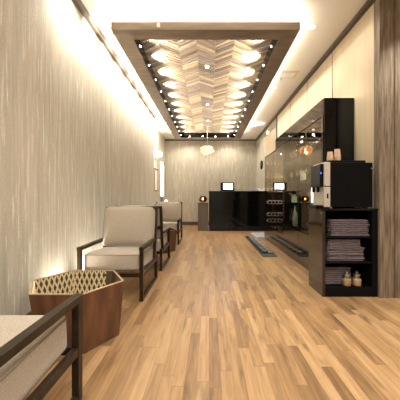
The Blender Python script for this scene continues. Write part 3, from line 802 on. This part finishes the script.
new_obj('dial', LA([(.124, -.018), (.123, -.022)], 28, (0, 0, 0), 'x'), plain('dark_dial', (.06, .055, .05), rough=.4), wc)
new_obj('hand', B((-.027, -.024, -.005, .005, 0, .09), (-.027, -.024, -.06, 0, -.004, .004)), 'steel', wc)

# ------------------------------------------------------------------ recess items
RX = -1.57
sc_ = empty('wall_sconce', (RX, 8.25, 2.12)); tag(sc_, 'glowing white wall sconce in the recess on the left wall', 'wall light')
new_obj('mount_plate', LA([(.05, 0), (.05, .015)], 16, (0, 0, 0), 'x'), 'brass', sc_)
bm = bmesh.new(); tube(bm, [(.01, 0, 0), (.06, 0, -.02), (.11, 0, 0), (.11, 0, .04)], .008); new_obj('arm', bm, 'brass', sc_, smooth=True)
new_obj('shade', LA([(.02, .035), (.075, .06), (.095, .12), (.07, .19), (.03, .21)], 18, (.11, 0, 0)), emis('sconce_glass', (1, .86, .66), 9), sc_, smooth=True)
spot('sconce_up', (RX+.11, 8.25, 2.36), (RX+.02, 8.25, 3.0), 14, 130, 1, WARM, .05)
spot('sconce_down', (RX+.16, 8.25, 2.12), (RX+.05, 8.25, 1.0), 12, 130, 1, WARM, .05)
pf = empty('framed_print', (RX, 8.28, 1.50)); tag(pf, 'pale print in a thin gold frame under the sconce', 'picture')
new_obj('frame', B((0, .03, -.25, -.225, -.33, .33), (0, .03, .225, .25, -.33, .33), (0, .03, -.225, .225, .305, .33), (0, .03, -.225, .225, -.33, -.305)), 'brass', pf)
new_obj('print', B((0, .012, -.225, .225, -.305, .305)), 'art', pf)
gp = empty('glowing_mirror', (RX, 9.36, 1.58)); tag(gp, 'tall narrow white mirror in the recess by the far corner, reflection painted as glow', 'wall light')
new_obj('panel', B((.02, .035, -.26, .26, -.55, .55)), 'mirror_glow', gp)  # mirror face, glowing in place of a bright reflection
new_obj('backing', B((0, .02, -.27, .27, -.57, .57)), 'white', gp)
new_obj('bracket', B((0, .06, .27, .33, .50, .58)), 'bronze', gp)
ct = empty('console_table', (-1.36, 8.1, 0)); tag(ct, 'small dark console table behind the farthest armchair', 'table')
new_obj('tabletop', B((-.19, .22, -.3, .3, .76, .79)), 'bronze', ct, bevel=.003)
for x in (-.17, .20):
    for y in (-.28, .28): new_obj('leg', B((x-.015, x+.015, y-.015, y+.015, 0, .76)), 'bronze', ct)
for x, y, hh, r, lab in ((-1.33, 8.0, .22, .05, 'taller white globe lamp on a grey stem behind the farthest armchair'), (-1.22, 8.05, .04, .045, 'shorter white globe lamp behind the farthest armchair')):
    g_ = empty('globe_lamp', (x, y, .79)); tag(g_, lab, 'lamp', 'globe lamps on the console table')
    new_obj('stem', LA([(.05, 0), (.05, .01), (.035, .02), (.04, hh)], 16), plain('blue_grey_glaze_%d' % int(hh*100), (.25, .25, .32), rough=.3), g_, smooth=False)
    new_obj('globe', LA([(.01, hh), (r*.7, hh+r*.35), (r, hh+r), (r*.7, hh+r*1.7), (.01, hh+2*r)], 16), emis('globe_glow_%d' % int(hh*100), (1, .93, .82), 1.3), g_, smooth=True)

# ------------------------------------------------------------------ mat, pale patch and slippers
mt_ = new_obj('runner_mat', B((.90, 1.15, 4.72, 7.15, 0, .008)), 'mat', bevel=.002); tag(mt_, 'long narrow dark mat on the floor beside the wine wall', 'mat')
gm = new_obj('pale_floor_patch', B((1.16, 1.60, 7.0, 7.9, 0, .008)), 'pale_patch', bevel=.002); tag(gm, 'small pale grey patch on the floor in front of the reception desk', 'mat')  # thin pale blue-grey rectangle lying on the floor
def slipper():
    t = empty('slipper', (0, 0, 0))
    def outline(k, n_=22):
        pts = []
        for i in range(n_):
            a = 2*PI*i/n_; x = .115*math.cos(a); wv = .040*math.sin(a)*(1+.18*math.cos(a))
            pts.append((x*k, wv*k))
        return pts
    bm = bmesh.new(); o1 = outline(1)
    lo = [bm.verts.new((x, y, 0)) for x, y in o1]; hi = [bm.verts.new((x, y, .018)) for x, y in o1]
    bm.faces.new(lo); bm.faces.new(hi)
    for i in range(len(o1)): bm.faces.new((lo[i], lo[(i+1) % len(o1)], hi[(i+1) % len(o1)], hi[i]))
    new_obj('sole', bm, 'slipper', t)
    bm = bmesh.new(); o2 = outline(.88); lo = [bm.verts.new((x, y, .018)) for x, y in o2]; hi = [bm.verts.new((x, y, .022)) for x, y in o2]
    bm.faces.new(lo); bm.faces.new(hi)
    for i in range(len(o2)): bm.faces.new((lo[i], lo[(i+1) % len(o2)], hi[(i+1) % len(o2)], hi[i]))
    new_obj('insole', bm, 'slipper_in', t)
    bm = bmesh.new(); grid = []
    for i in range(7):
        x = .0+.10*i/6; hw = .043*math.sqrt(max(.05, 1-(x/.12)**2)); hh = .045*(1-.45*(i/6))
        grid.append([bm.verts.new((x, hw*math.cos(a), .018+hh*math.sin(a))) for a in [PI*k/8 for k in range(9)]])
    for a, b_ in zip(grid, grid[1:]):
        for k in range(8): bm.faces.new((a[k], a[k+1], b_[k+1], b_[k]))
    u = new_obj('upper', bm, 'slipper', t, smooth=True); md = u.modifiers.new('s', 'SOLIDIFY'); md.thickness = .004
    return t
sf = None
for i in range(9):
    for j, sd in enumerate(('near', 'far')):
        s_ = slipper() if sf is None else copy_tree(sf); sf = sf or s_
        s_.location = (1.03+random.uniform(-.01, .01), 5.0+i*.235+j*.092, .0085); s_.rotation_euler = (0, 0, PI+random.uniform(-.06, .06))
        tag(s_, 'black slipper on the narrow mat, %s pair from the near end, %s shoe' % (ORD[i], sd), 'slipper', 'slippers in pairs on the narrow mat')
